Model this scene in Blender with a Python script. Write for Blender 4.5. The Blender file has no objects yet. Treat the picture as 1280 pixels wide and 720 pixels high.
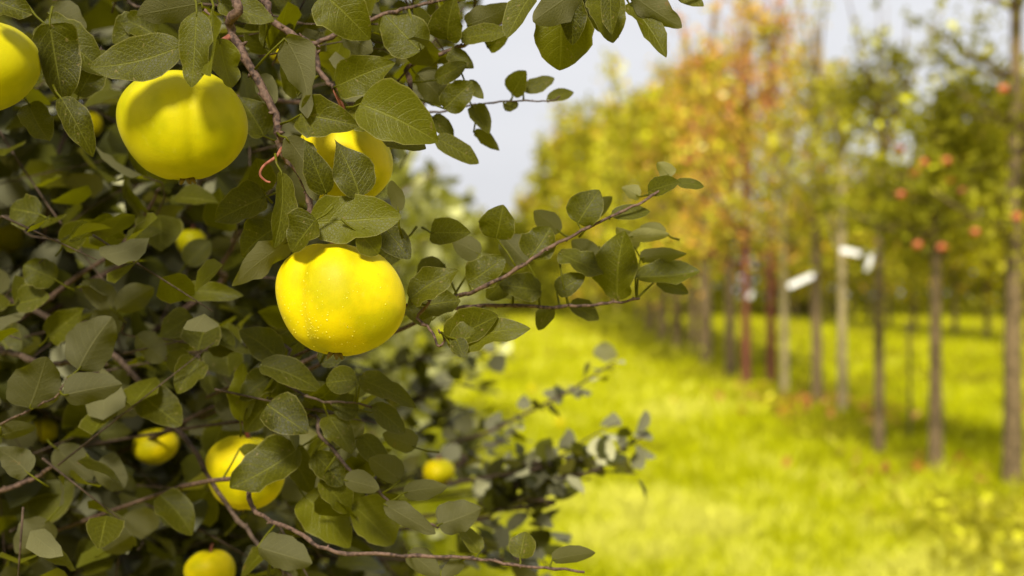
import bpy, math, random
import numpy as np
from mathutils import Vector, Matrix
R = math.radians
random.seed(7); rng = np.random.default_rng(7)
S = bpy.context.scene
C = S.collection
# ------------------------------------------------------------------ camera
F = 1280*50/36.0
PITCH = math.atan(10/F); CH = 1.5
cp, sp_ = math.cos(PITCH), math.sin(PITCH)
cam = bpy.data.objects.new('camera', bpy.data.cameras.new('camera')); C.objects.link(cam)
cam.location = (0, 0, CH); cam.rotation_euler = (R(90)+PITCH, 0, 0)
cam.data.lens = 50; cam.data.sensor_width = 36
cam.data.clip_start = 0.05; cam.data.clip_end = 3000
cam.data.dof.use_dof = True; cam.data.dof.focus_distance = 1.04; cam.data.dof.aperture_fstop = 5.4
S.camera = cam
def at(px, py, d):
    x = (px-640)/F*d; y = (360-py)/F*d
    return Vector((x, d*cp-y*sp_, CH+y*cp+d*sp_))
def proj(p):
    x, y, z = p[0], p[1], p[2]-CH
    d = y*cp+z*sp_; v = z*cp-y*sp_
    return 640+F*x/d, 360-F*v/d, d
# ------------------------------------------------------------------ world, sun, exposure
SUN_EL, SUN_AZ = 40, 190          # azimuth of the sun measured clockwise from +Y (behind the camera, a little left)
w = bpy.data.worlds.new('World'); S.world = w; w.use_nodes = True
nt = w.node_tree; nt.nodes.clear()
out = nt.nodes.new('ShaderNodeOutputWorld'); bg = nt.nodes.new('ShaderNodeBackground')
sky = nt.nodes.new('ShaderNodeTexSky'); sky.sky_type = 'NISHITA'; sky.sun_disc = False
sky.sun_elevation = R(SUN_EL); sky.sun_rotation = R(SUN_AZ); sky.air_density = 1.0; sky.dust_density = 3.0
tc = nt.nodes.new('ShaderNodeTexCoord'); mp = nt.nodes.new('ShaderNodeMapping'); mp.inputs['Scale'].default_value = (1, 1, 3)
no = nt.nodes.new('ShaderNodeTexNoise'); no.inputs['Scale'].default_value = 2.2; no.inputs['Detail'].default_value = 5
cr = nt.nodes.new('ShaderNodeValToRGB')
cr.color_ramp.elements[0].position = .3; cr.color_ramp.elements[0].color = (6.6, 6.6, 7.0, 1)
cr.color_ramp.elements[1].position = .7; cr.color_ramp.elements[1].color = (8.2, 8.1, 8.2, 1)
mx = nt.nodes.new('ShaderNodeMix'); mx.data_type = 'RGBA'; mx.inputs[0].default_value = .88
nt.links.new(tc.outputs['Generated'], mp.inputs[0]); nt.links.new(mp.outputs[0], no.inputs[0]); nt.links.new(no.outputs[0], cr.inputs[0])
nt.links.new(sky.outputs[0], mx.inputs[6]); nt.links.new(cr.outputs[0], mx.inputs[7])
nt.links.new(mx.outputs[2], bg.inputs[0]); nt.links.new(bg.outputs[0], out.inputs[0])
bg.inputs[1].default_value = 0.055
sl = bpy.data.lights.new('sun', 'SUN'); sl.energy = 3.5; sl.angle = R(11); sl.color = (1, .94, .82)
sun = bpy.data.objects.new('sun', sl); C.objects.link(sun)
az = R(SUN_AZ); el = R(SUN_EL)
sd = Vector((math.sin(az)*math.cos(el), math.cos(az)*math.cos(el), math.sin(el)))
sun.rotation_euler = sd.to_track_quat('Z', 'Y').to_euler()
vs = S.view_settings; vs.view_transform = 'Standard'; vs.look = 'None'; vs.gamma = 1; vs.exposure = 1.08; vs.use_curve_mapping = False
# ------------------------------------------------------------------ helpers
def tag(o, label=None, cat=None, group=None, kind=None):
    if label: o['label'] = label
    if cat: o['category'] = cat
    if group: o['group'] = group
    if kind: o['kind'] = kind
    return o
def empty(name, loc, label=None, cat=None, group=None):
    o = bpy.data.objects.new(name, None); C.objects.link(o); o.location = loc; o.empty_display_size = .05
    return tag(o, label, cat, group)
class MB:
    def __init__(s): s.v = []; s.f = []; s.uv = []; s.r = []; s.n = 0
    def add(s, v, f, uv=None, r=0.5):
        v = np.asarray(v, dtype=np.float32).reshape(-1, 3); f = np.asarray(f, dtype=np.int32)
        s.v.append(v); s.f.append((f+s.n)); s.n += len(v)
        s.uv.append(np.zeros((len(v), 2), np.float32) if uv is None else np.asarray(uv, np.float32))
        s.r.append(np.full(len(v), r, np.float32) if np.isscalar(r) else np.asarray(r, np.float32))
    def build(s, name, mat, parent=None, smooth=True):
        V = np.concatenate(s.v); U = np.concatenate(s.uv); Rr = np.concatenate(s.r)
        loc = parent.matrix_world.translation if parent else Vector((0, 0, 0))
        if parent: loc = parent.location if not parent.parent else parent.parent.location+parent.location
        V = V-np.array(loc, np.float32)
        me = bpy.data.meshes.new(name)
        quads = [f for f in s.f if f.shape[1] == 4]; tris = [f for f in s.f if f.shape[1] == 3]
        li = []; tot = []
        if quads: q = np.concatenate(quads); li.append(q.ravel()); tot.append(np.full(len(q), 4))
        if tris: t = np.concatenate(tris); li.append(t.ravel()); tot.append(np.full(len(t), 3))
        li = np.concatenate(li).astype(np.int32); tot = np.concatenate(tot).astype(np.int32)
        me.vertices.add(len(V)); me.vertices.foreach_set('co', V.ravel().astype(np.float32))
        me.loops.add(len(li)); me.loops.foreach_set('vertex_index', li)
        me.polygons.add(len(tot)); st = np.concatenate([[0], np.cumsum(tot)[:-1]]).astype(np.int32)
        me.polygons.foreach_set('loop_start', st)
        me.update(calc_edges=True)
        uvl = me.uv_layers.new(name='UVMap'); uvl.data.foreach_set('uv', U[li].ravel())
        a = me.attributes.new('rnd', 'FLOAT', 'POINT'); a.data.foreach_set('value', Rr)
        me.polygons.foreach_set('use_smooth', np.full(len(tot), smooth))
        me.materials.append(mat); me.validate(); me.update()
        o = bpy.data.objects.new(name, me); C.objects.link(o)
        if parent: o.parent = parent
        return o
def tube(mb, pts, radii, seg=8, r=0.5, lump=0.0):
    pts = [Vector(p) for p in pts]; n = len(pts)
    if np.isscalar(radii): radii = [radii]*n
    V = []; UV = []
    up = Vector((0.13, 0.31, 0.94))
    prev = None
    for i, p in enumerate(pts):
        t = (pts[min(i+1, n-1)]-pts[max(i-1, 0)]).normalized()
        a = prev if prev is not None else (up if abs(t.dot(up)) < .9 else Vector((1, 0, 0)))
        a = (a-t*a.dot(t)).normalized(); prev = a; b = t.cross(a)
        for k in range(seg):
            th = 2*math.pi*k/seg; rr = radii[i]*(1+lump*(random.random()-.5))
            V.append(p+(a*math.cos(th)+b*math.sin(th))*rr); UV.append((i, k/seg))
    fs = []
    for i in range(n-1):
        for k in range(seg):
            k2 = (k+1) % seg
            fs.append((i*seg+k, i*seg+k2, (i+1)*seg+k2, (i+1)*seg+k))
    c0 = len(V); V.append(pts[0]); V.append(pts[-1]); UV += [(0, 0), (0, 0)]
    mb.add(V, fs, UV, r)
    # caps as triangles
    base = mb.n-len(V)
    caps = [(base+c0, base+(k+1) % seg, base+k) for k in range(seg)]+[(base+c0+1, base+(n-1)*seg+k, base+(n-1)*seg+(k+1) % seg) for k in range(seg)]
    mb.f.append(np.asarray(caps, np.int32))
def spline(pts, k=5):
    P = [Vector(p) for p in pts]
    if len(P) < 3: 
        return [P[0].lerp(P[-1], i/k) for i in range(k+1)]
    Q = [P[0]*2-P[1]]+P+[P[-1]*2-P[-2]]; o = []
    for i in range(1, len(Q)-2):
        for j in range(k):
            t = j/k; a, b, c, d = Q[i-1], Q[i], Q[i+1], Q[i+2]
            o.append(.5*((2*b)+(c-a)*t+(2*a-5*b+4*c-d)*t*t+(3*b-a-3*c+d)*t**3))
    o.append(P[-1]); return o
# ------------------------------------------------------------------ materials
class NG:
    def __init__(s, name):
        s.m = bpy.data.materials.new(name); s.m.use_nodes = True; s.t = s.m.node_tree; s.t.nodes.clear()
        s.o = s.n('ShaderNodeOutputMaterial')
    def n(s, t, **k):
        x = s.t.nodes.new(t)
        for a, b in k.items(): setattr(x, a, b)
        return x
    def l(s, a, b): s.t.links.new(a, b)
    def val(s, x, i):
        if hasattr(x, 'links'): s.l(x, i)
        else: i.default_value = x
    def math(s, op, a, b=0.0, clamp=False):
        x = s.n('ShaderNodeMath', operation=op, use_clamp=clamp); s.val(a, x.inputs[0]); s.val(b, x.inputs[1]); return x.outputs[0]
    def mix(s, f, a, b):
        x = s.n('ShaderNodeMix', data_type='RGBA'); s.val(f, x.inputs[0])
        for q, i in ((a, 6), (b, 7)):
            if isinstance(q, tuple): x.inputs[i].default_value = (*q, 1)
            else: s.l(q, x.inputs[i])
        return x.outputs[2]
    def noise(s, scale, detail=3, vec=None, rough=.5):
        x = s.n('ShaderNodeTexNoise'); x.inputs['Scale'].default_value = scale; x.inputs['Detail'].default_value = detail; x.inputs['Roughness'].default_value = rough
        if vec is None:
            g = s.n('ShaderNodeTexCoord'); vec = g.outputs['Object']
        s.l(vec, x.inputs['Vector']); return x.outputs[0]
    def ramp(s, f, stops):
        x = s.n('ShaderNodeValToRGB'); s.l(f, x.inputs[0]); e = x.color_ramp.elements
        while len(e) < len(stops): e.new(.5)
        for i, (p, c) in enumerate(stops): e[i].position = p; e[i].color = (*c, 1)
        return x.outputs[0]
    def sm(s, x, a, b):
        q = s.n('ShaderNodeMapRange', interpolation_type='SMOOTHSTEP'); s.val(x, q.inputs[0]); q.inputs[1].default_value = a; q.inputs[2].default_value = b; return q.outputs[0]
    def pr(s, col, rough=.5, spec=.4):
        p = s.n('ShaderNodeBsdfPrincipled')
        if isinstance(col, tuple): p.inputs['Base Color'].default_value = (*col, 1)
        else: s.l(col, p.inputs['Base Color'])
        s.val(rough, p.inputs['Roughness']); p.inputs['Specular IOR Level'].default_value = spec; return p
    def bump(s, h, p, strength=.3, dist=.001):
        b = s.n('ShaderNodeBump'); b.inputs['Strength'].default_value = strength; b.inputs['Distance'].default_value = dist
        s.l(h, b.inputs['Height']); s.l(b.outputs[0], p.inputs['Normal']); return b
    def fin(s, sh): s.l(sh, s.o.inputs[0]); return s.m
def leaf_mat(name, dark, mid, lite, under, trans, tw=.3, veins=True, rough=.42):
    g = NG(name)
    at_ = g.n('ShaderNodeAttribute', attribute_name='rnd'); rnd = at_.outputs['Fac']
    col = g.ramp(rnd, [(0, dark), (.5, mid), (1, lite)])
    und = g.ramp(rnd, [(0, tuple(c*.75 for c in under)), (.7, tuple(c*1.2 for c in under)), (1, tuple(min(1, c*3.8) for c in under))])
    geo = g.n('ShaderNodeNewGeometry'); bf = geo.outputs['Backfacing']
    nz = g.noise(90, 4); nz2 = g.noise(22, 3)
    col = g.mix(g.math('MULTIPLY', nz2, .55), col, g.mix(.5, col, lite))
    if veins:
        col = g.mix(g.sm(g.noise(260, 2), .66, .74), col, (.12, .09, .03))
        blot = g.math('MULTIPLY', g.sm(g.noise(34, 6, None, .7), .66, .70), .8); col = g.mix(blot, col, (.10, .055, .015)); und = g.mix(blot, und, (.14, .09, .04))
    tcol = g.mix(rnd, trans, tuple(c*1.25 for c in trans))
    if veins:
        uv = g.n('ShaderNodeUVMap'); sep = g.n('ShaderNodeSeparateXYZ'); g.l(uv.outputs[0], sep.inputs[0])
        u, v = sep.outputs[0], g.math('ABSOLUTE', sep.outputs[1])
        rib = g.math('SUBTRACT', 1.0, g.sm(v, .015, .06))
        wob = g.math('MULTIPLY', nz, .18)
        t = g.math('ADD', g.math('SUBTRACT', g.math('MULTIPLY', u, 7.0), g.math('MULTIPLY', g.math('POWER', v, 1.3), 2.1)), wob)
        fr = g.math('ABSOLUTE', g.math('SUBTRACT', g.math('FRACT', t), .5))
        sec = g.math('SUBTRACT', 1.0, g.sm(fr, .01, .09))
        sec = g.math('MULTIPLY', sec, g.math('SUBTRACT', 1.0, g.sm(v, .55, .98)))
        vor = g.n('ShaderNodeTexVoronoi', feature='DISTANCE_TO_EDGE'); vor.inputs['Scale'].default_value = 420
        tcn = g.n('ShaderNodeTexCoord'); g.l(tcn.outputs['Object'], vor.inputs['Vector'])
        cell = g.sm(vor.outputs[0], .0, .18)
        vm = g.math('MAXIMUM', rib, g.math('MULTIPLY', sec, .55))
        col = g.mix(g.math('MULTIPLY', vm, .24), col, tuple(min(1, c*2.6+.03) for c in lite))
        col = g.mix(g.math('MULTIPLY', g.math('SUBTRACT', 1.0, cell), .18), col, tuple(c*1.8 for c in lite))
        und = g.mix(g.math('MULTIPLY', vm, .5), und, tuple(min(1, c*1.5) for c in under))
        edge = g.sm(v, .93, .99)
        col = g.mix(g.math('MULTIPLY', edge, .5), col, (.22, .2, .06))
        hgt = g.math('ADD', g.math('MULTIPLY', vm, -1.0), g.math('ADD', g.math('MULTIPLY', cell, .35), g.math('MULTIPLY', nz2, 1.4)))
    fc = g.mix(bf, col, und)
    p = g.pr(fc, g.math('ADD', rough, g.math('MULTIPLY', bf, .3)), .15 if veins else (.3 if name == 'mid_leaf' else .08))
    
    if veins: g.bump(hgt, p, .38, .0010)
    tr = g.n('ShaderNodeBsdfTranslucent'); g.l(tcol, tr.inputs[0])
    mxs = g.n('ShaderNodeMixShader'); mxs.inputs[0].default_value = tw
    g.l(p.outputs[0], mxs.inputs[1]); g.l(tr.outputs[0], mxs.inputs[2])
    return g.fin(mxs.outputs[0])
M = {}
M['leaf'] = leaf_mat('quince_leaf', (.010, .010, .0009), (.038, .038, .0018), (.095, .096, .003), (.095, .09, .04), (.19, .19, .001), .34, rough=.46)
M['mid_leaf'] = leaf_mat('mid_leaf', (.008, .009, .001), (.032, .034, .003), (.10, .103, .008), (.17, .165, .09), (.12, .12, .002), .30, False, .42)
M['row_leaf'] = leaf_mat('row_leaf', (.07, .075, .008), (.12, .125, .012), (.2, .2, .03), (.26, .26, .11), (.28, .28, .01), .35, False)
def bg_leaf(name, a, b, c, tr): return leaf_mat(name, a, b, c, b, tr, .4, False, .5)
M['green'] = bg_leaf('apple_leaf', (.05, .055, .003), (.13, .13, .006), (.28, .27, .02), (.3, .28, .01))
M['lime'] = bg_leaf('lime_leaf', (.08, .085, .004), (.31, .30, .012), (.60, .55, .06), (.5, .43, .01))
M['amber'] = bg_leaf('amber_leaf', (.20, .16, .01), (.48, .36, .03), (.68, .36, .06), (.60, .42, .04))
M['red'] = bg_leaf('red_leaf', (.38, .22, .08), (.62, .30, .12), (.70, .20, .09), (.6, .25, .08))
M['fallen'] = bg_leaf('fallen_leaf', (.30, .22, .05), (.42, .17, .05), (.45, .09, .03), (.4, .15, .04))
def bark_mat(name, a, b, sc=60, dist=.002):
    g = NG(name); n1 = g.noise(sc, 5); n2 = g.noise(sc/6, 2)
    c = g.mix(g.sm(n1, .35, .65), a, b); c = g.mix(g.math('MULTIPLY', g.sm(n2, .4, .7), .4), c, tuple(x*1.5 for x in b))
    p = g.pr(c, .75, .25); g.bump(n1, p, .7, dist); return g.fin(p.outputs[0])
M['twig'] = bark_mat('quince_twig', (.022, .012, .008), (.11, .066, .045), 300, .0012)
M['twig_dark'] = bark_mat('dark_twig', (.025, .015, .008), (.07, .045, .03), 200, .001)
M['redstalk'] = bark_mat('red_stalk', (.16, .045, .025), (.28, .10, .06), 200, .0006)
M['bark'] = bark_mat('tree_bark', (.05, .034, .014), (.16, .11, .05), 18, .01)
M['bark_red'] = bark_mat('red_bark', (.07, .018, .010), (.17, .05, .03), 18, .01)
M['bark_pale'] = bark_mat('pale_bark', (.16, .125, .05), (.30, .24, .12), 18, .01)
def quince_mat(name, green, seed):
    g = NG(name); tcn = g.n('ShaderNodeTexCoord'); mpn = g.n('ShaderNodeMapping'); mpn.inputs[1].default_value = (seed*3.1, seed, 0)
    g.l(tcn.outputs['Object'], mpn.inputs[0]); v = mpn.outputs[0]
    n1 = g.noise(28, 3, v); n2 = g.noise(160, 4, v); n3 = g.noise(420, 2, v)
    ylw = (.54, .425, .0006); grn = (.27, .275, .0006)
    c = g.mix(green, ylw, grn)
    c = g.mix(g.math('MULTIPLY', g.sm(n1, .40, .68), .62), c, tuple(x*.82 for x in grn))
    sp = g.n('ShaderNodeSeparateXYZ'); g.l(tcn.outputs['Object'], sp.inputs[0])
    low = g.sm(sp.outputs[2], -.022, -.045); c = g.mix(g.math('MULTIPLY', low, .45), c, (.34, .30, .002))  # olive underside: shading of the lower fruit put into the skin colour
    c = g.mix(g.math('MULTIPLY', g.sm(n2, .6, .8), .18), c, (.5, .42, .06))
    c = g.mix(g.math('MULTIPLY', g.sm(n3, .72, .78), .45), c, (.22, .16, .02))
    p = g.pr(c, .52, .12); p.inputs['Subsurface Weight'].default_value = .12; p.inputs['Subsurface Radius'].default_value = (.012, .008, .001); p.inputs['Subsurface Scale'].default_value = .3
    p.inputs['Sheen Weight'].default_value = .035; p.inputs['Sheen Roughness'].default_value = .4; p.inputs['Sheen Tint'].default_value = (.9, .9, .6, 1)
    g.bump(g.math('ADD', g.math('MULTIPLY', n2, .7), g.math('MULTIPLY', n3, .3)), p, .28, .0008)
    return g.fin(p.outputs[0])
g = NG('calyx'); p = g.pr(g.mix(g.noise(300), (.05, .03, .01), (.2, .14, .04)), .8, .2); M['calyx'] = g.fin(p.outputs[0])
g = NG('water'); p = g.pr((.85, .72, .08), .06, .9); p.inputs['Transmission Weight'].default_value = .35; p.inputs['IOR'].default_value = 1.33; M['water'] = g.fin(p.outputs[0])  # pale yellow body colour stands in for light shining through the drops
g = NG('white_tag'); p = g.pr(g.mix(g.noise(20), (.8, .8, .78), (.68, .67, .62)), .5, .4); M['tag'] = g.fin(p.outputs[0])
g = NG('apple_skin'); p = g.pr(g.mix(g.sm(g.noise(18), .35, .65), (.50, .20, .05), (.45, .07, .03)), .35, .5); M['apple'] = g.fin(p.outputs[0])
g = NG('ground'); n1 = g.noise(1.2, 5); n2 = g.noise(9, 4)
p = g.pr(g.mix(g.sm(n2, .4, .65), g.mix(n1, (.25, .23, .004), (.46, .42, .003)), (.30, .26, .01)), .9, .1); g.bump(n2, p, .5, .05); M['ground'] = g.fin(p.outputs[0])
g = NG('grass'); a_ = g.n('ShaderNodeAttribute', attribute_name='rnd')
c = g.ramp(a_.outputs['Fac'], [(0, (.16, .14, .010)), (.35, (.33, .345, .003)), (.7, (.48, .49, .003)), (1, (.62, .60, .09))])
p = g.pr(c, .7, .05); tr = g.n('ShaderNodeBsdfTranslucent'); g.l(c, tr.inputs[0]); ms = g.n('ShaderNodeMixShader'); ms.inputs[0].default_value = .35
g.l(p.outputs[0], ms.inputs[1]); g.l(tr.outputs[0], ms.inputs[2]); M['grass'] = g.fin(ms.outputs[0])
# ------------------------------------------------------------------ ground
def vnoise(x, y, s, seed=0):
    r = np.random.default_rng(seed); t = r.random((64, 64)); x = np.asarray(x)*s+1000; y = np.asarray(y)*s+1000
    xi = np.floor(x).astype(int); yi = np.floor(y).astype(int); fx = x-xi; fy = y-yi; fx = fx*fx*(3-2*fx); fy = fy*fy*(3-2*fy)
    a = t[xi % 64, yi % 64]; b = t[(xi+1) % 64, yi % 64]; c = t[xi % 64, (yi+1) % 64]; d = t[(xi+1) % 64, (yi+1) % 64]
    return (a*(1-fx)+b*fx)*(1-fy)+(c*(1-fx)+d*fx)*fy
def gz(x, y): 
    return (vnoise(x, y, .35, 3)-.5)*.12+(vnoise(x, y, 1.3, 4)-.5)*.05
gx = np.concatenate([[-900, -300, -100], np.arange(-30, 60, .6), [100, 300, 900]]); gy = np.concatenate([[-900, -200, -50], np.arange(-10, 120, .6), [200, 500, 1500]])
X, Y = np.meshgrid(gx, gy, indexing='ij'); Z = gz(X, Y)*np.where((Y > 115) | (Y < -9) | (X < -29) | (X > 58), 0, 1)
V = np.stack([X, Y, Z], -1).reshape(-1, 3); ny = len(gy)
I, J = np.meshgrid(np.arange(len(gx)-1), np.arange(ny-1), indexing='ij'); q = (I*ny+J).ravel()
mb = MB(); mb.add(V, np.stack([q, q+ny, q+ny+1, q+1], -1)); tag(mb.build('ground', M['ground']), kind='structure')
# grass blades
def grass():
    N = 230000
    # screen-uniform rows: distance from ~5.5 m outwards
    yy = rng.uniform(24, 480, N); d = F*CH/yy
    nearx = rng.random(N)
    Xs = rng.uniform(-.35, .42, N)*d*1.05
    Ys = d
    k = 14000
    Xs[:k] = rng.uniform(-5, 5, k); Ys[:k] = rng.uniform(-2.5, 6, k)
    d = np.maximum(d, 5); d[:k] = 6
    patch = vnoise(Xs, Ys*.6, .9, 11)*.3+vnoise(Xs, Ys, 2.6, 12)*.35+vnoise(Xs, Ys*.8, 6.5, 13)*.35
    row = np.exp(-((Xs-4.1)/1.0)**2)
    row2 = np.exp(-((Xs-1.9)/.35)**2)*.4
    h = (.045+.15*patch**1.6+.07*row*patch*1.6+.04*row2)*(1+.012*d)*rng.uniform(.6, 1.5, N)
    h = np.where(Xs > 5.5, h*1.1, h)
    wd = .0045*(1+.11*d)*rng.uniform(.7, 1.4, N)
    th = rng.uniform(0, 2*math.pi, N); ph = rng.uniform(0, 2*math.pi, N); ln = rng.uniform(.1, .9, N)*h
    Zs = gz(Xs, Ys)-.01
    a = np.stack([np.cos(th)*wd, np.sin(th)*wd, 0*wd], -1); P = np.stack([Xs, Ys, Zs], -1)
    dirv = np.stack([np.cos(ph)*ln, np.sin(ph)*ln, h], -1)
    mid = P+dirv*np.array([.35, .35, .6]); tip = P+dirv
    V = np.stack([P-a, P+a, mid+a*.7, mid-a*.7, tip], 1).reshape(-1, 3)
    b = np.arange(N)*5
    q = np.stack([b, b+1, b+2, b+3], -1); t = np.stack([b+3, b+2, b+4], -1)
    r = np.clip(.62*(patch-.5)*2.4+.58+.16*np.clip((13-Ys)/4, 0, 1)-row*.20*(.4+vnoise(Xs, Ys, 1.7, 31))-.20*np.clip((Xs-2.2)/1.2, 0, 1)-.10*np.clip((Ys-14)/16, 0, 1)+rng.normal(0, .13, N), 0, 1)  # colour lightened near to offset shade between blades, darkened far where lit faces show
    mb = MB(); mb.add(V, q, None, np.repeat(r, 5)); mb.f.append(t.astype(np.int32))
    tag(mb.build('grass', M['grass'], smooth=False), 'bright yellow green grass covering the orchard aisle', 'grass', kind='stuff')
grass()
# ------------------------------------------------------------------ leaf mesh
def leaf_geo(B, T, wid, n, fold=.18, curl=.12, nu=10, nv=6, wav=.05, bend=0, seed=0, acum=None):
    """grid leaf from base B to tip T, face normal n"""
    rs = random.Random(seed)
    a = T-B; L = a.length; a = a/L; s = a.cross(n).normalized(); n = s.cross(a).normalized()
    ph1, ph2, ph3 = rs.uniform(0, 6), rs.uniform(0, 6), rs.uniform(0, 6); asym = rs.uniform(-.14, .14); k = rs.uniform(.62, .98)
    if acum is None: acum = max(0, rs.uniform(-.8, .2))
    else: k = .8
    V = []; UV = []
    for i in range(nu+1):
        u = (1-math.cos(math.pi*i/nu))/2 if nu > 6 else i/nu; t = u**k
        o = max(.0, 1-(2*t-1)**2)**(.5+.22*u)*(1.08-.14*u)
        o *= 1-acum*max(0, (u-.45)/.55)**1.5
        o = max(o, .012)
        bx = math.sin(math.pi*u)*bend*L
        zc = -curl*L*(u*u*1.2-u*.35)
        for j in range(nv+1):
            v = -1+2*j/nv; e = abs(v)
            wv = wav*wid*e*e*(math.sin(u*9+ph1+(v > 0)*2)+.6*math.sin(u*17+ph2))
            ed = 1+.035*math.sin(u*23+ph3+v)*e
            x = v*wid/2*o*ed*(1+asym*(1 if v > 0 else -1))+bx
            z = zc+fold*wid*.5*(e**1.2)*o+wv*o
            V.append(B+a*(u*L)+s*x+n*z); UV.append((u, v))
    m = nv+1
    fs = [(i*m+j, i*m+j+1, (i+1)*m+j+1, (i+1)*m+j) for i in range(nu) for j in range(nv)]
    return V, fs, UV
# s = a x n ; winding so that the face normal follows n
def add_leaf(mb, B, T, wid, n, r, petiole=None, hero=False, **k):
    if hero: V, f, UV = leaf_geo(B, T, wid, n, **k)
    else: V, f, UV = leaf_geo(B, T, wid, n, nu=5, nv=2, **k)
    mb.add(V, [x[::-1] for x in f] if FLIP else f, UV, r)
    if petiole is not None:
        a = (T-B).normalized(); P = [petiole, petiole.lerp(B, .5)-n*.002, B, B+a*.004]
        tube(mb, P, [.0011, .0009, .0008, .0004], 5, 1.0)
# work out winding once
V, f, _ = leaf_geo(Vector((0, 0, 0)), Vector((0, 1, 0)), .5, Vector((0, 0, 1)), fold=0, curl=0, wav=0)
q = f[len(f)//2]; FLIP = (V[q[1]]-V[q[0]]).cross(V[q[2]]-V[q[1]]).z < 0
# ------------------------------------------------------------------ the near quince tree
tree = empty('quince_tree', (-.85, 1.75, 0), 'near quince tree filling the left side with sharp dark olive leaves and red brown twigs', 'tree')
tr_mb = MB()
tube(tr_mb, spline([(-.85, 1.75, -.05), (-.83, 1.74, .3), (-.88, 1.78, .6), (-.84, 1.8, 1.0), (-.8, 1.85, 1.5), (-.83, 1.9, 2.1)]), [.05-.0016*i for i in range(26)], 12, .5, .12)
tr_mb.build('trunk', M['bark'], tree)
allbr = []   # points of near branches for petioles
def branch(pp, rad, mat='twig', parent=tree, root=None, seg=8):
    """pp: (px,py,depth) points; the last is the free end. root: world point it grows from"""
    P = [at(*p) for p in pp]
    if root is not None: P = [Vector(root)]+P
    P = spline(P, 6); n = len(P)
    P = [p+Vector((random.gauss(0, 1), random.gauss(0, 1), random.gauss(0, 1)))*rad*.22 for p in P]
    rad *= .74; mb = MB(); rr = [rad*(1.15-.6*i/(n-1))*(1+(.22 if i % 5 == 0 else 0)) for i in range(n)]
    tube(mb, P, rr, seg, .5, .10)
    for i in range(2, n-1, 3):        # buds and spur stubs
        q = Vector((random.gauss(0, 1), random.gauss(0, 1), random.gauss(0, 1))).normalized()
        tube(mb, [P[i], P[i]+q*rr[i]*1.6, P[i]+q*rr[i]*2.3], [rr[i]*.6, rr[i]*.45, rr[i]*.1], 5, .5)
    o = mb.build('branch', M[mat], parent)
    for a, b in zip(P, P[1:]):
        for t in (0, .5): allbr.append(a.lerp(b, t))
    return P
branch([(268, -20, 1.10), (286, 35, 1.08), (322, 100, 1.075), (346, 150, 1.07), (352, 190, 1.07), (378, 225, 1.07), (388, 262, 1.06), (386, 276, 1.055)], .0046, root=(-.55, 1.5, 1.95))
branch([(300, -20, 1.16), (340, 28, 1.12), (385, 55, 1.11), (402, 92, 1.11), (418, 112, 1.10)], .0040, root=(-.5, 1.6, 1.95))
branch([(385, 58, 1.12), (420, 42, 1.12), (470, 22, 1.13), (520, 8, 1.13), (575, -6, 1.14)], .0026, root=None)
branch([(470, 130, 1.22), (510, 82, 1.2), (560, 65, 1.19), (600, 45, 1.18), (640, 20, 1.18), (670, -10, 1.18)], .0028, root=(-.45, 1.7, 1.75))
branch([(505, 410, 1.3), (560, 375, 1.2), (592, 364, 1.13), (640, 340, 1.12), (690, 308, 1.12), (745, 280, 1.12), (790, 258, 1.12), (838, 232, 1.13)], .0024, root=(-.5, 1.8, 1.3))
branch([(500, 395, 1.28), (570, 385, 1.19), (625, 382, 1.17), (690, 384, 1.17), (750, 380, 1.18), (800, 374, 1.19)], .0025, root=(-.5, 1.8, 1.3))
branch([(480, 150, 1.32), (550, 140, 1.26), (600, 130, 1.25), (650, 126, 1.24), (690, 126, 1.24), (700, 120, 1.24)], .0014, 'twig_dark', root=(-.4, 1.7, 1.65))
branch([(265, 600, 1.30), (320, 640, 1.22), (372, 666, 1.18), (420, 690, 1.16), (520, 694, 1.15), (600, 700, 1.15), (660, 708, 1.15), (730, 714, 1.15)], .0026, root=(-.6, 1.7, 1.2))
branch([(-30, 430, 1.5), (10, 442, 1.42), (60, 455, 1.38), (110, 452, 1.36)], .005, 'twig_dark', root=(-.8, 1.8, 1.4))
branch([(120, 430, 1.5), (215, 530, 1.40), (240, 560, 1.36), (290, 640, 1.32), (340, 700, 1.3), (380, 740, 1.3)], .004, 'twig_dark', root=(-.75, 1.8, 1.55))
branch([(-20, 620, 1.45), (40, 600, 1.42), (70, 578, 1.40)], .0035, 'twig', root=(-.8, 1.8, 1.2))
branch([(20, 420, 1.8), (45, 350, 1.8), (60, 260, 1.8), (75, 190, 1.82), (95, 120, 1.85)], .005, 'twig', root=(-.8, 1.85, 1.3))
branch([(100, 345, 1.55), (140, 320, 1.5), (180, 270, 1.48), (200, 235, 1.45)], .0035, 'twig', root=(-.8, 1.85, 1.35))
branch([(150, 330, 1.7), (180, 300, 1.68), (215, 270, 1.66), (250, 230, 1.66)], .004, 'twig', root=(-.8, 1.85, 1.35))
branch([(240, 380, 1.75), (275, 335, 1.7), (300, 290, 1.68)], .005, 'twig', root=(-.8, 1.85, 1.25))
branch([(-20, 285, 1.4), (40, 295, 1.36), (95, 305, 1.33)], .0012, 'twig_dark', root=(-.8, 1.8, 1.4))
branch([(0, 530, 1.2), (38, 512, 1.18), (70, 495, 1.17), (85, 470, 1.17)], .0014, 'twig', root=(-.7, 1.6, 1.3))
branch([(120, 400, 1.4), (155, 418, 1.36), (210, 424, 1.34), (250, 432, 1.33)], .0014, 'twig_dark', root=(-.8, 1.8, 1.4))
branch([(350, 520, 1.3), (400, 545, 1.22), (440, 590, 1.18), (470, 610, 1.17), (500, 640, 1.16), (548, 660, 1.16)], .0022, 'twig_dark', root=(-.6, 1.8, 1.3))
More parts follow.
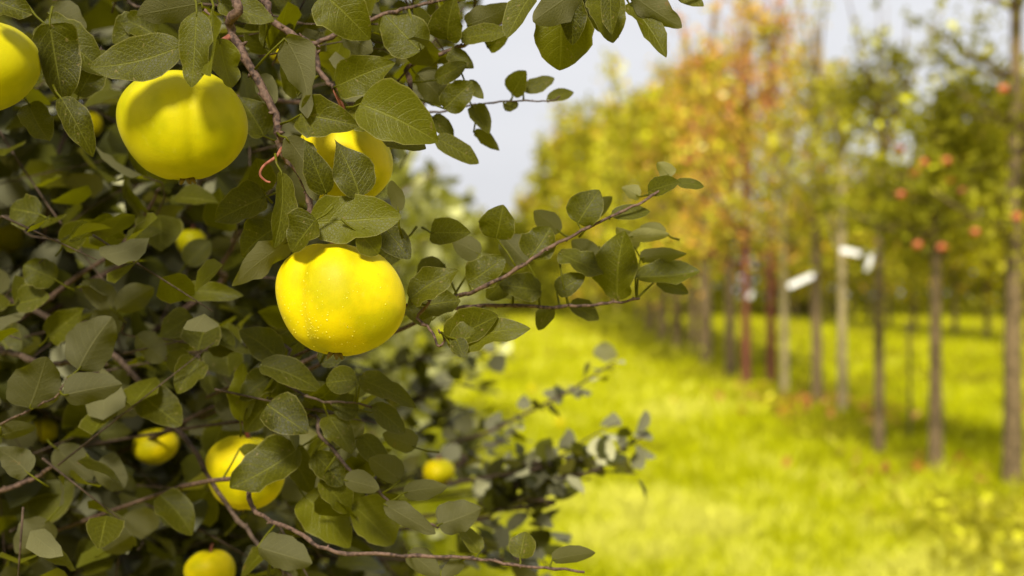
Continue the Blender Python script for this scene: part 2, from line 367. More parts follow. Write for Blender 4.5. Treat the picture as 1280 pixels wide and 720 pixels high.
branch([(330, 430, 1.3), (345, 470, 1.24), (395, 500, 1.2), (450, 505, 1.18), (480, 520, 1.2)], .0018, 'twig_dark', root=(-.6, 1.8, 1.4))
branch([(512, 380, 1.12), (522, 398, 1.1), (538, 412, 1.09), (548, 432, 1.085), (555, 425, 1.085), (549, 412, 1.08)], .0017, 'twig', root=(-.3, 1.4, 1.4))
branch([(-30, 90, 1.3), (60, 42, 1.22), (115, 60, 1.2), (150, 68, 1.18), (220, 72, 1.12)], .002, 'twig_dark', root=(-.8, 1.7, 1.75))
branch([(620, -60, 1.1), (680, -14, 1.08), (725, -6, 1.08), (790, -8, 1.08), (850, -6, 1.09), (885, -14, 1.1)], .003, 'twig', root=(-.4, 1.6, 2.0))
branch([(300, -60, 1.15), (240, -12, 1.10), (252, 8, 1.09), (268, 22, 1.08)], .0022, 'twig', root=(-.5, 1.6, 2.0))
branch([(100, -30, 1.3), (170, 8, 1.25), (230, 5, 1.2), (300, 10, 1.18), (380, 30, 1.18)], .002, 'twig_dark', root=(-.8, 1.7, 1.9))
# reddish curled tendril beside the main shoot
mb = MB(); tube(mb, spline([at(352, 185, 1.065), at(345, 196, 1.05), at(330, 207, 1.045), at(325, 218, 1.045), at(332, 226, 1.045), at(338, 228, 1.045)]), [.0012, .0012]*13, 7); mb.build('fruit_stalk', M['redstalk'], tree) if False else None
mb = MB(); P = spline([at(352, 185, 1.065), at(345, 196, 1.05), at(330, 207, 1.045), at(325, 218, 1.045), at(332, 226, 1.045), at(338, 228, 1.045)])
tube(mb, P, [.0013-.0006*(i/len(P)) for i in range(len(P))], 7); mb.build('spur', M['redstalk'], tree)
# --- leaves that show large: (base x,y, tip x,y, width px, depth, roll deg, side t/u, tone 0..1)
H = [
(450,130,542,166,72,1.035,15,'t',.75),(438,136,532,188,46,1.06,35,'t',.55),(420,108,490,78,48,1.06,10,'t',.55),(404,-8,462,42,64,1.05,12,'t',.6),
(356,48,410,142,40,1.05,45,'u',.3),(376,143,441,150,50,1.04,20,'t',.4),(450,246,420,172,52,1.02,12,'tp',.25),(408,242,387,176,34,1.02,15,'tp',.15),
(358,172,408,244,34,1.035,40,'u',.2),(388,279,502,272,60,1.015,18,'t',.8),(396,274,362,314,42,1.005,35,'t',.3),(362,302,284,342,34,1.02,35,'u',.6),
(352,215,352,306,28,1.02,40,'t',.5),(484,288,512,322,36,1.08,10,'t',.05),(448,290,474,318,36,1.01,20,'t',.7),(498,264,492,224,20,1.05,40,'u',.7),
(512,374,572,336,38,1.08,25,'t',.5),(558,426,620,394,44,1.07,20,'t',.45),(562,430,655,402,36,1.06,35,'t',.6),(570,424,580,446,22,1.05,10,'t',.1),
(510,386,576,374,38,1.11,20,'t',.4),(332,246,266,272,44,1.1,20,'t',.2),(345,285,298,318,44,1.12,15,'t',.05),(330,240,322,200,36,1.12,25,'t',.2),
(226,58,116,88,54,.985,20,'t',.35),(224,70,150,66,30,1.07,58,'u',.5),(246,14,238,108,40,.98,18,'t',.6),(264,18,263,95,32,.99,60,'t',.7),(274,48,286,110,36,1.0,25,'t',.75),
(252,4,170,22,44,1.08,20,'u',.3),(196,46,150,22,36,1.14,15,'t',.4),(62,30,80,130,54,1.08,15,'t',.05),(76,122,118,182,34,1.06,20,'t',.1),(36,130,62,180,38,1.1,15,'t',.15),
(60,16,112,32,36,1.16,20,'u',.1),(-12,-2,37,14,38,1.02,20,'t',.1),(54,28,136,82,48,1.12,30,'t',.35),(274,2,342,24,34,1.1,25,'t',.55),(98,120,130,60,46,1.12,20,'t',.25),
(428,42,468,64,32,1.14,20,'u',.2),(526,64,480,14,56,1.12,15,'t',.55),(560,50,565,4,42,1.14,10,'t',.45),(584,32,642,4,32,1.16,20,'u',.4),(576,48,634,38,24,1.15,30,'t',.55),
(560,66,592,84,22,1.18,20,'t',.5),(544,100,582,78,24,1.18,20,'t',.45),(520,92,562,128,42,1.2,20,'u',.05),(556,136,590,102,36,1.16,10,'t',.35),(544,172,600,202,26,1.16,30,'t',.5),
(540,146,568,170,22,1.18,25,'t',.3),(590,132,612,166,24,1.2,15,'t',.5),(592,165,626,186,16,1.22,50,'u',.2),(582,104,604,122,18,1.18,20,'t',.5),(430,205,492,178,40,1.12,20,'t',.3),
(700,2,697,88,74,1.06,8,'t',.75),(727,-16,660,26,46,1.04,20,'u',.5),(664,-6,632,43,28,1.05,40,'t',.5),(716,-4,712,50,32,1.05,15,'t',.05),(752,-8,768,50,46,1.08,20,'t',.6),
(764,-10,762,40,24,1.06,40,'t',.2),(788,-8,851,36,34,1.07,20,'u',.4),(786,4,836,65,26,1.08,40,'t',.55),(735,-14,742,22,26,1.1,10,'t',.05),(845,-8,880,6,20,1.1,30,'t',.6),(730,0,775,46,40,1.1,15,'t',.8),
(640,118,656,89,28,1.24,25,'t',.5),(654,113,693,96,20,1.24,25,'t',.5),(684,123,718,114,16,1.24,20,'t',.5),(632,138,648,127,14,1.24,20,'t',.6),
(620,298,626,262,46,1.12,10,'t',.4),(662,323,688,283,44,1.12,10,'t',.35),(722,279,746,237,44,1.12,12,'t',.35),(764,268,813,262,20,1.12,30,'t',.4),(810,239,847,227,24,1.13,20,'t',.3),
(845,228,881,231,14,1.13,40,'t',.5),(838,222,822,202,20,1.14,25,'u',.95),(800,246,778,234,18,1.16,30,'u',.9),(538,291,585,290,34,1.14,12,'t',.3),(585,354,630,320,40,1.13,15,'t',.4),
(660,330,626,294,40,1.2,20,'u',.1),(676,364,626,354,34,1.16,20,'t',.3),(696,366,731,343,28,1.17,15,'t',.35),(698,316,752,346,28,1.17,40,'t',.5),(772,374,778,290,54,1.18,18,'t',.55),
(794,346,873,345,30,1.19,35,'t',.5),(800,322,860,314,20,1.2,30,'u',.5),(832,292,800,282,20,1.22,30,'u',.9),(712,380,750,398,24,1.2,30,'t',.3),(738,276,764,244,20,1.2,30,'u',.4),
(98,462,140,399,58,1.17,10,'u',.0),(37,510,58,444,62,1.17,8,'u',.0),(80,494,154,478,40,1.16,15,'u',.0),(36,592,-2,560,36,1.16,10,'u',.05),(0,545,45,530,24,1.2,40,'u',.1),
(374,560,288,612,54,1.22,20,'t',.3),(178,494,228,536,46,1.28,15,'t',.15),(300,526,303,454,32,1.25,20,'t',.95),(334,504,304,540,32,1.24,15,'t',.1),(334,506,384,540,50,1.18,10,'t',.05),
(446,474,406,478,36,1.18,10,'t',.35),(450,474,519,496,28,1.17,30,'t',.35),(466,506,508,540,28,1.18,30,'t',.4),(448,512,415,505,34,1.2,15,'t',.15),(500,600,461,570,34,1.17,15,'u',.1),
(504,616,560,606,26,1.16,25,'u',.2),(548,656,601,634,42,1.16,10,'u',.15),(430,600,476,610,28,1.16,20,'u',.25),(480,630,544,668,26,1.15,30,'u',.2),(392,566,426,608,34,1.2,20,'t',.1),
(380,620,440,680,60,1.24,20,'t',.9),(440,630,492,680,56,1.22,20,'t',.85),(322,684,390,704,42,1.18,15,'u',.1),(358,560,392,618,36,1.24,15,'t',.3),(650,698,656,664,34,1.15,20,'t',.45),
(690,700,746,688,22,1.15,25,'u',.3),(50,268,6,256,42,1.25,10,'t',.2),(78,306,108,280,34,1.28,15,'t',.2),(133,310,134,264,44,1.26,10,'t',.45),(158,296,200,288,18,1.28,40,'t',.5),
(225,364,296,364,26,1.28,20,'t',.5),(140,386,104,350,34,1.32,20,'u',.3),(146,388,192,358,34,1.32,20,'u',.2),(350,450,305,412,40,1.22,15,'t',.1),(325,456,402,478,34,1.2,30,'t',.3),
(400,455,440,430,30,1.22,20,'t',.15),(240,395,200,420,34,1.3,20,'t',.3),(60,420,105,385,36,1.32,20,'t',.45),(290,440,255,410,36,1.3,15,'t',.3),(578,700,552,722,20,1.15,20,'u',.3),
(232,330,262,300,32,1.5,20,'t',.2),(380,420,345,455,36,1.26,25,'t',.1),(300,560,352,580,20,1.3,40,'t',.6),(600,690,575,655,22,1.18,30,'t',.6),(70,560,115,600,40,1.35,20,'u',.1),
(372,120,352,75,34,1.13,20,'t',.5),(330,170,300,120,40,1.14,15,'t',.2),(320,100,350,128,30,1.14,25,'u',.3),(506,300,470,330,30,1.14,20,'t',.2),
(640,345,606,372,30,1.16,20,'t',.4),(600,318,566,300,30,1.19,20,'u',.3),(700,290,668,262,28,1.2,25,'u',.6),(745,330,716,300,30,1.22,25,'u',.3),(820,350,862,366,22,1.2,20,'t',.6),(756,318,802,344,36,1.24,15,'t',.7),
(786,296,838,290,18,1.21,30,'u',.95),(795,312,770,282,22,1.22,20,'u',.9),(555,330,522,352,34,1.17,20,'t',.4),(540,400,505,385,26,1.15,20,'t',.5),(612,352,650,372,26,1.2,20,'t',.5),(690,384,672,412,22,1.19,25,'t',.4),
(410,520,440,560,34,1.2,20,'t',.5),(450,545,486,585,30,1.2,20,'t',.4),(400,600,440,640,38,1.2,20,'t',.6),(520,560,478,540,30,1.22,20,'u',.4),(340,470,300,500,34,1.24,20,'t',.3),(510,690,550,720,30,1.17,20,'u',.2),
(250,450,220,490,36,1.26,20,'t',.4),(170,420,210,450,34,1.3,20,'u',.3),(70,350,30,330,40,1.3,20,'t',.3),(20,380,60,370,34,1.3,20,'t',.5),(120,580,160,610,40,1.3,20,'u',.2),(200,620,240,660,40,1.32,20,'t',.3),(60,650,20,690,46,1.3,20,'u',.3),(130,690,170,660,40,1.34,20,'u',.2),
(480,40,500,12,34,1.16,20,'t',.4),(610,60,640,30,24,1.18,20,'t',.5),(500,130,470,106,30,1.2,20,'u',.3),(330,60,365,30,40,1.15,20,'t',.4),(180,30,140,50,40,1.15,20,'t',.3),(20,60,50,100,40,1.12,20,'t',.2),
]
def near_branch(p):
    b = min(allbr, key=lambda q: (q-p).length_squared); return b, (b-p).length
H.sort(key=lambda h: -((h[2]-h[0])**2+(h[3]-h[1])**2)**.5*h[4])
foliage = MB()
for i, (bx, by, tx, ty, wp, d, roll, side, tone) in enumerate(H):
    rs = random.Random(i*13+5)
    d = d
    kw = {'acum': 1.0} if 'p' in side else {}
    side = side[0]
    B = at(bx, by, d+.004); T = at(tx, ty, d-rs.uniform(-.012, .02))
    mid = (B+T)/2; v = (Vector((0, 0, CH))-mid).normalized(); a = (T-B).normalized()
    n = (v-a*v.dot(a)).normalized()
    sg = 1 if rs.random() < .5 else -1
    # tilt away so that the upper edge catches the sky for most leaves
    n1 = Matrix.Rotation(R(roll), 3, a) @ n; n2 = Matrix.Rotation(R(-roll), 3, a) @ n
    n = n1 if (n1.z > n2.z) == (side == 't') else n2
    if side == 'u': n = -n
    wid = wp/F*d/max(.45, math.cos(R(roll)))
    if wid > 1.1*(T-B).length: wid = 1.1*(T-B).length
    bp, dist = near_branch(B)
    if dist < .045: pet = bp
    else: pet = B-a*.014+Vector((rs.gauss(0, .003), .004, rs.gauss(0, .003)))
    mbb = MB() if i < 98 else foliage
    hero = True
    add_leaf(mbb, B, T, wid, n, tone, pet, hero, fold=rs.uniform(.05, .5), curl=rs.uniform(-.15, .42), wav=rs.uniform(.06, .18), bend=rs.uniform(-.04, .04), seed=i, nv=8, nu=14, **kw) if i < 98 else \
        add_leaf(mbb, B, T, wid, n, tone, pet, True, fold=.2, curl=.1, seed=i, nu=8, nv=4)
    if i < 98: mbb.build('leaf', M['leaf'], tree)
# --- mass of further leaves on fine twigs
def edge_px(y):
    return float(np.interp(y, [-600, -50, 0, 60, 110, 160, 210, 260, 320, 380, 440, 500, 560, 620, 680, 720, 1300], [640, 640, 610, 570, 550, 525, 505, 500, 500, 500, 480, 480, 490, 500, 515, 530, 640]))
HOLES = [(-5, 88, 62, 1.1), (228, 160, 92, 1.12), (430, 195, 74, 1.12), (424, 373, 92, 1.1), (305, 592, 58, 1.40), (194, 558, 34, 1.78), (263, 714, 38, 1.6), (548, 590, 27, 2.12), (240, 303, 20, 2.1), (110, 155, 20, 1.9), (352, 66, 20, 1.7), (20, 300, 24, 2.2), (55, 540, 20, 2.0)]
SUNRAY = []
for hx, hy, hr, hd in ((424, 374, 80, 1.045), (306, 590, 49, 1.36), (194, 558, 28, 1.74), (263, 706, 31, 1.55), (240, 304, 19, 2.0), (548, 590, 20, 2.1)):
    SUNRAY.append((at(hx, hy, hd), hr/F*hd))
def sunny(p, r):
    for c, rr in SUNRAY:
        t = (p-c).dot(sd)
        if t > 0 and (p-c-sd*t).length < rr*.7+r*.4: return False
    return True
def ok(p, r=.03):
    if r > 0 and not sunny(p, r): return False
    if p[1] < .5: return True
    x, y, d = proj(p)
    if d < 1.22 and -60 < x < 1350 and -60 < y < 780: return False
    m = r/d*F
    if d < 3.2 and x+m*.7 > edge_px(y): return False
    for hx, hy, hr, hd in HOLES:
        if d < hd and (x-hx)**2+(y-hy)**2 < (hr+m*.5)**2: return False
    return True
FLIPP = .35
def twig_leaves(fol, tw, P, step, size, tone=(.0, .6), check=True, trad=.0011):
    tube(tw, P, [trad*(1.2-.7*i/(len(P)-1)) for i in range(len(P))], 4)
    L = 0; side = 1; acc = random.uniform(0, step)
    for a, b in zip(P, P[1:]):
        seg = (b-a).length; t = (b-a).normalized()
        while acc < seg:
            p = a+t*acc; acc += step*random.uniform(.7, 1.3)
            q = Vector((random.gauss(0, 1), random.gauss(0, 1), random.gauss(0, .6)+.15)); q = (q-t*q.dot(t)).normalized()
            dirv = (t*.5+q*.9).normalized(); B = p+dirv*.009; s = size*random.uniform(.65, 1.2)
            T = B+dirv*s; up = Vector((random.gauss(0, .55), random.gauss(0, .55)-.25, 1)); n = (up-dirv*up.dot(dirv))
            if n.length < .05: continue
            n.normalize()
            if random.random() < FLIPP: n = -n
            if check and not ok((B+T)/2, s*.5): continue
            if not check and T[1] < 2.2 and math.dist(proj((B+T)/2)[:2], (548, 590)) < 42: continue
            add_leaf(fol, B, T, s*random.uniform(.68, .95), n, min(1, max(0, random.uniform(*tone))), None, False, fold=random.uniform(.1, .35), curl=random.uniform(0, .3), wav=.04, seed=random.randrange(9999))
        acc -= seg
twigs = MB()
cnt = 0
def rand_twig(x0, x1, y0, y1, z0, z1, n, step, size, tone, fol, tw, power=1.0, check=True):
    for _ in range(n):
        p = Vector((random.uniform(x0, x1), y0+(y1-y0)*random.random()**power, random.uniform(z0, z1)))
        dv = Vector((random.gauss(.35, .6), random.gauss(-.25, .6), random.gauss(.2, .5))).normalized()
        L = random.uniform(.14, .30); bend = Vector((random.gauss(0, .2), random.gauss(0, .2), random.gauss(-.1, .2)))
        P = [p+dv*(L*t)+bend*(L*t*t) for t in (0, .25, .5, .75, 1)]
        if check and not all(ok(x, .0) for x in P): 
            continue
        twig_leaves(fol, tw, P, step, size, tone, check)
deep = MB()
rand_twig(-1.15, .0, 1.62, 2.9, .75, 2.15, 1500, .022, .055, (0, .95), deep, twigs, .85)
rand_twig(-.75, .0, 1.35, 1.65, 1.05, 1.75, 70, .024, .05, (0, .6), foliage, twigs)
def ok_near(p, r=.03):
    if r > 0 and not sunny(p, r): return False
    x, y, d = proj(p)
    if d < 1.12: return False
    m = r/d*F
    if x+m > edge_px(y)+25: return False
    for hx, hy, hr, hd in HOLES:
        if (x-hx)**2+(y-hy)**2 < (hr+m*.4)**2: return False
    return True
_ok = ok; ok = ok_near
for (ax, ay, bx_, by_, n_) in ((300, -30, 590, 130, 30), (0, -20, 300, 60, 12), (330, 120, 540, 330, 16), (260, 430, 540, 700, 24), (0, 400, 260, 640, 4), (0, 200, 260, 400, 5), (500, -30, 610, 110, 12)):
    for _ in range(n_):
        p = at(random.uniform(ax, bx_), random.uniform(ay, by_), random.uniform(1.14, 1.32))
        dv = Vector((random.gauss(.4, .6), random.gauss(-.05, .35), random.gauss(.1, .6))).normalized(); L = random.uniform(.08, .18)
        P = [p, p+dv*L*.5, p+dv*L]
        if all(ok(q, 0) for q in P): twig_leaves(foliage, twigs, P, .022, .042, (.1, .8), True, .0009)
ok = _ok
fo = foliage.build('foliage', M['leaf'], tree)
fo2 = deep.build('foliage', M['mid_leaf'], tree); tag(fo2, kind='stuff'); tag(fo, kind='stuff')
to = twigs.build('twigs', M['twig_dark'], tree); tag(to, kind='stuff')
# ------------------------------------------------------------------ quinces
def quince(px, py, rp, d, label, green=0., tilt=(0, 0), seed=1, sq=.9, crease=None, name='quince', drops=False, group='quinces', world=None, hang=True):
    Rr = rp/F*d; c = world if world else at(px, py, d)
    e = empty(name, c, label, 'quince', group)
    rs = random.Random(seed); nl = 5; ph = rs.uniform(0, 6)
    rot = Matrix.Rotation(R(tilt[0]), 3, 'Y') @ Matrix.Rotation(R(tilt[1]), 3, 'X')
    nu, nv = 96, 64; V = []
    lob = [(rs.uniform(0, 2*math.pi), rs.uniform(.25, .5), rs.uniform(-.035, .04)) for _ in range(5)]
    for j in range(nv+1):
        th = math.pi*j/nv; st, ct = math.sin(th), math.cos(th)
        for i in range(nu):
            a = 2*math.pi*i/nu
            rib = .018*math.cos(nl*a+ph)*(1-st*.35)
            k = 1+rib*min(1, st*1.6)
            for (la, lw, lh) in lob:
                da = (a-la+math.pi) % (2*math.pi)-math.pi; k += lh*math.exp(-(da/lw)**2)*st
            if crease is not None:
                for (ca, cw, cd) in crease:
                    da = (a-ca+math.pi) % (2*math.pi)-math.pi; k -= cd*math.exp(-(da/cw)**2)*min(1, st*1.2)*(.75+.25*ct)
            z = ct*sq; k *= 1+.035*math.sin(a*2+ph*2)*st+.04*math.cos(th*2.2+a+ph)*st; z += .035*st*math.cos(a+ph*1.7)
            # dimples at the stalk end and the calyx end
            z -= .16*math.exp(-(th/.28)**2); z += .10*math.exp(-((math.pi-th)/.20)**2)
            neck = 1+.03*math.sin(th*2.0)     # fuller shoulder
            if th > 2.45: k *= 1-.05*math.sin((th-2.45)/.69*math.pi)
            V.append(c+rot @ Vector((st*math.cos(a)*k*neck, st*math.sin(a)*k*neck, z*(1+rib*.6)))*Rr)
    f = []
    for j in range(nv):
        for i in range(nu):
            i2 = (i+1) % nu; f.append((j*nu+i, (j+1)*nu+i, (j+1)*nu+i2, j*nu+i2))
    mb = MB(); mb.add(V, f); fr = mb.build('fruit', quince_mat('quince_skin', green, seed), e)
    # calyx: withered sepals around a dark eye
    mb = MB(); base = Vector((0, 0, -sq+.10))
    for k in range(5):
        a = 2*math.pi*k/5+ph; o = Vector((math.cos(a), math.sin(a), 0))
        pts = [c+rot @ ((base+o*.03)*Rr), c+rot @ ((base+o*.10+Vector((0, 0, -.08)))*Rr), c+rot @ ((base+o*.13+Vector((0, 0, -.14)))*Rr)]
        tube(mb, pts, [.05*Rr, .035*Rr, .012*Rr], 5)
    mb.build('calyx', M['calyx'], e)
    if hang:
        mb = MB(); top = Vector((0, 0, sq-.16)); up = c+rot @ (top*Rr)
        tp = up+rot @ Vector((.05, .12, .34))*Rr
        b, dist = near_branch(tp)
        if dist < .05: tp = b
        tube(mb, [up-rot @ Vector((0, 0, .08))*Rr, up.lerp(tp, .5)+Vector((0, 0, .06*Rr)), tp], [.07*Rr, .05*Rr, .05*Rr], 8); mb.build('stalk', M['redstalk'], e)
    if drops:
        mb = MB()
        for _ in range(170):
            # lower left of the camera-facing side
            a = rs.gauss(-2.05, .42); th = rs.gauss(2.05, .32)
            if rs.random() < .25: a = rs.uniform(-2.8, -.6); th = rs.uniform(1.2, 2.6)
            j = min(nv-2, max(2, int(th/math.pi*nv))); i = int((a % (2*math.pi))/(2*math.pi)*nu) % nu
            p = V[j*nu+i].lerp(V[(j+1)*nu+(i+1) % nu], rs.random()); n = (p-c).normalized(); r = rs.choice([.0002, .0003, .0003, .0004, .0006])
            t1 = n.orthogonal().normalized(); t2 = n.cross(t1); vv = [p-n*r*.1+(t1*math.cos(q)+t2*math.sin(q))*r for q in [k*math.pi/4 for k in range(8)]]
            vv += [p+n*r*.45+(t1*math.cos(q)+t2*math.sin(q))*r*.7 for q in [k*math.pi/4 for k in range(8)]]+[p+n*r*.7]
            mb.add(vv, [(k, (k+1) % 8, 8+(k+1) % 8, 8+k) for k in range(8)]); b0 = mb.n-17
            mb.f.append(np.array([(b0+8+k, b0+8+(k+1) % 8, b0+16) for k in range(8)], np.int32))
        o = mb.build('water_droplets', M['water'], e); tag(o, kind='stuff')
    return e
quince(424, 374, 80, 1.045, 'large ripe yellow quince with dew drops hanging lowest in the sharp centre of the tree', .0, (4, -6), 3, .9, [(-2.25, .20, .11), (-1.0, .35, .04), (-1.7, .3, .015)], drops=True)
quince(228, 156, 79, 1.05, 'large greenish yellow quince shaded on top by a drooping leaf, at the upper left', .55, (-4, 4), 8, .90, [(-1.2, .12, .06)])
quince(-22, 82, 68, 1.06, 'greenish yellow quince cut off by the left edge of the photo', .6, (0, 3), 12, .86)
quince(430, 202, 62, 1.11, 'yellow quince half hidden by pointed leaves, just above the large central quince', .08, (6, 0), 16, .9)
quince(306, 590, 49, 1.36, 'slightly blurred yellow quince crossed by a dark leaf at the lower left', .12, (8, 0), 21, .98)
quince(194, 558, 28, 1.74, 'small blurred yellow quince crossed by a thin black twig at the lower left', .0, (0, 8), 27, .8)
quince(263, 714, 31, 1.55, 'yellow quince cut off by the bottom edge of the photo', .1, (0, 0), 31, .9)
quince(548, 590, 20, 2.1, 'small orange yellow quince blurred against the grass at the lower middle', .0, (0, 0), 35, .85)
quince(240, 304, 19, 2.0, 'dim greenish quince deep in the leaves left of the central fruit', .5, (0, 0), 39, .95)
quince(108, 156, 20, 1.85, 'blurred yellow quince behind dark leaves, between the two upper left quinces', .2, (0, 0), 43, .9)
quince(352, 64, 17, 1.6, 'pale yellow quince showing between leaves at the top behind the red twig', .1, (0, 0), 47, .9)
quince(292, 246, 9, 1.9, 'tiny glimpse of yellow quince right of the upper left large fruit', .0, (0, 0), 51, .9)
quince(4, 296, 24, 2.1, 'very blurred yellow quince at the left edge halfway down', .3, (0, 0), 55, .9)
quince(56, 538, 17, 1.95, 'blurred green yellow quince under the broad grey leaves at the left', .4, (0, 0), 59, .9)
for (px, py, r, lb) in ((665, 486, .055, 'fallen yellow quince lying farther up the bright grass aisle'), (700, 528, .05, 'fallen pale yellow quince lying nearer in the bright grass aisle')):
    p = at(px, py, 1); v = p-Vector((0, 0, CH)); t = -(CH-.16)/v.z; w_ = Vector((0, 0, CH))+v*t
    quince(0, 0, F*r, 1, lb, .0, (70, 20), int(px), .9, name='fallen_quince', group='fallen quinces', world=w_, hang=False)
# ------------------------------------------------------------------ the row of quince trees behind
def bush(name, x, y, rx, ry, h, label, n, mat, size, branches=None):
    e = empty(name, (x, y, 0), label, 'tree', 'quince trees in the left row')
    mb = MB()
    tube(mb, spline([(x, y, -.05), (x+.03, y, .4), (x-.04, y+.04, .9), (x+.02, y, h*.75)]), [.05-.002*i for i in range(16)], 9, .5, .1)
    for k in range(10):
        a = random.uniform(0, 6.28); z0 = random.uniform(.35, h*.6)
        tube(mb, spline([(x, y, z0), (x+rx*.4*math.cos(a), y+ry*.4*math.sin(a), z0+.2*h), (x+rx*.85*math.cos(a), y+ry*.85*math.sin(a), min(h*.95, z0+.32*h))]), [.016-.0012*i for i in range(11)], 6)
    mb.build('trunk', M['bark'], e)
    fol = MB(); tw = MB()
    for _ in range(n):
        while True:
            q = Vector((random.uniform(-1, 1), random.uniform(-1, 1), random.uniform(-1, 1)))
            if .25 < q.length < 1+.12*math.sin(q.x*9+q.z*7): break
        p = Vector((x+q.x*rx, y+q.y*ry, .35+(q.z+1)/2*(h-.35)))
        dv = (q+Vector((random.gauss(0, .5), random.gauss(0, .5), .3+random.gauss(0, .4)))).normalized(); L = random.uniform(.15, .32)
        P = [p, p+dv*L*.5, p+dv*L]
        if y < 4 and not all(ok(z) or proj(z)[2] > 3.2 for z in P): continue
        twig_leaves(fol, tw, P, .035 if size < .08 else .05, size, (.1, .9), False, .0015)
    if branches:
        for pp, rad, st, sz in branches:
            P = spline([Vector((x, y, .9))]+[at(*p) for p in pp], 6); mbb = MB(); tube(mbb, P, [rad*(1.2-.8*i/(len(P)-1)) for i in range(len(P))], 6); mbb.build('branch', M['twig_dark'], e)
            Q = P[6:]; fl = MB(); tt = MB()
            twig_leaves(fl, tt, Q, st, sz, (.1, .95), False, .001)
            fol.v += fl.v; fol.uv += fl.uv; fol.r += fl.r; fol.f += [f+fol.n for f in fl.f]; fol.n += fl.n
    c_ = fol.build('crown', M[mat], e)
    return e
FLIPP = .6
bush('quince_tree', -1.28, 3.4, .85, .8, 2.0, 'second quince tree of the left row with blurred branches reaching out over the grass', 430, 'mid_leaf', .06, [
    ([(505, 600, 2.3), (560, 558, 2.25), (610, 540, 2.2), (655, 518, 2.2), (715, 487, 2.2), (768, 452, 2.2)], .0035, .014, .034),
    ([(520, 660, 2.1), (600, 625, 2.05), (650, 605, 2.0), (700, 590, 2.0), (755, 572, 2.0), (805, 545, 2.0)], .0035, .011, .036),
    ([(650, 605, 2.0), (700, 570, 2.0), (740, 545, 2.0), (775, 528, 2.0)], .002, .013, .034),
    ([(590, 600, 2.05), (650, 580, 2.0), (700, 600, 2.0), (745, 590, 2.0), (795, 592, 2.0)], .003, .012, .034),
    ([(600, 640, 2.05), (640, 625, 2.0), (670, 650, 2.0), (685, 675, 2.0)], .003, .009, .038),
    ([(580, 620, 2.1), (620, 600, 2.1), (650, 580, 2.1), (670, 560, 2.1)], .002, .012, .036),
    ([(560, 700, 1.9), (600, 690, 1.9), (650, 680, 1.9), (690, 712, 1.9)], .003, .016, .04),
    ([(470, 520, 2.5), (510, 500, 2.45), (560, 480, 2.4), (610, 488, 2.4)], .003, .012, .038),
    ([(520, 590, 2.4), (560, 575, 2.35), (600, 560, 2.3), (640, 548, 2.3)], .003, .012, .038),
    ([(500, 545, 2.6), (540, 530, 2.55), (575, 510, 2.5), (600, 520, 2.5)], .003, .012, .036),
    ([(470, 470, 2.7), (520, 450, 2.6), (575, 440, 2.6), (630, 438, 2.6)], .003, .015, .036)])
FLIPP = .35
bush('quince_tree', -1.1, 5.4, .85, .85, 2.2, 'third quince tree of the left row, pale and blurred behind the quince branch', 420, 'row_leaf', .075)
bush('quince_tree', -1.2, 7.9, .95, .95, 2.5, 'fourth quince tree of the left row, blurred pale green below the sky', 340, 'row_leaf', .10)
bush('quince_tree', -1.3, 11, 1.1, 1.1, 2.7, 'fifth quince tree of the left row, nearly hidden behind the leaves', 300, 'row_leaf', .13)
bush('quince_tree', -1.5, 15, 1.3, 1.4, 3.0, 'farthest quince tree of the left row, beside the end of the grass aisle', 260, 'row_leaf', .17)
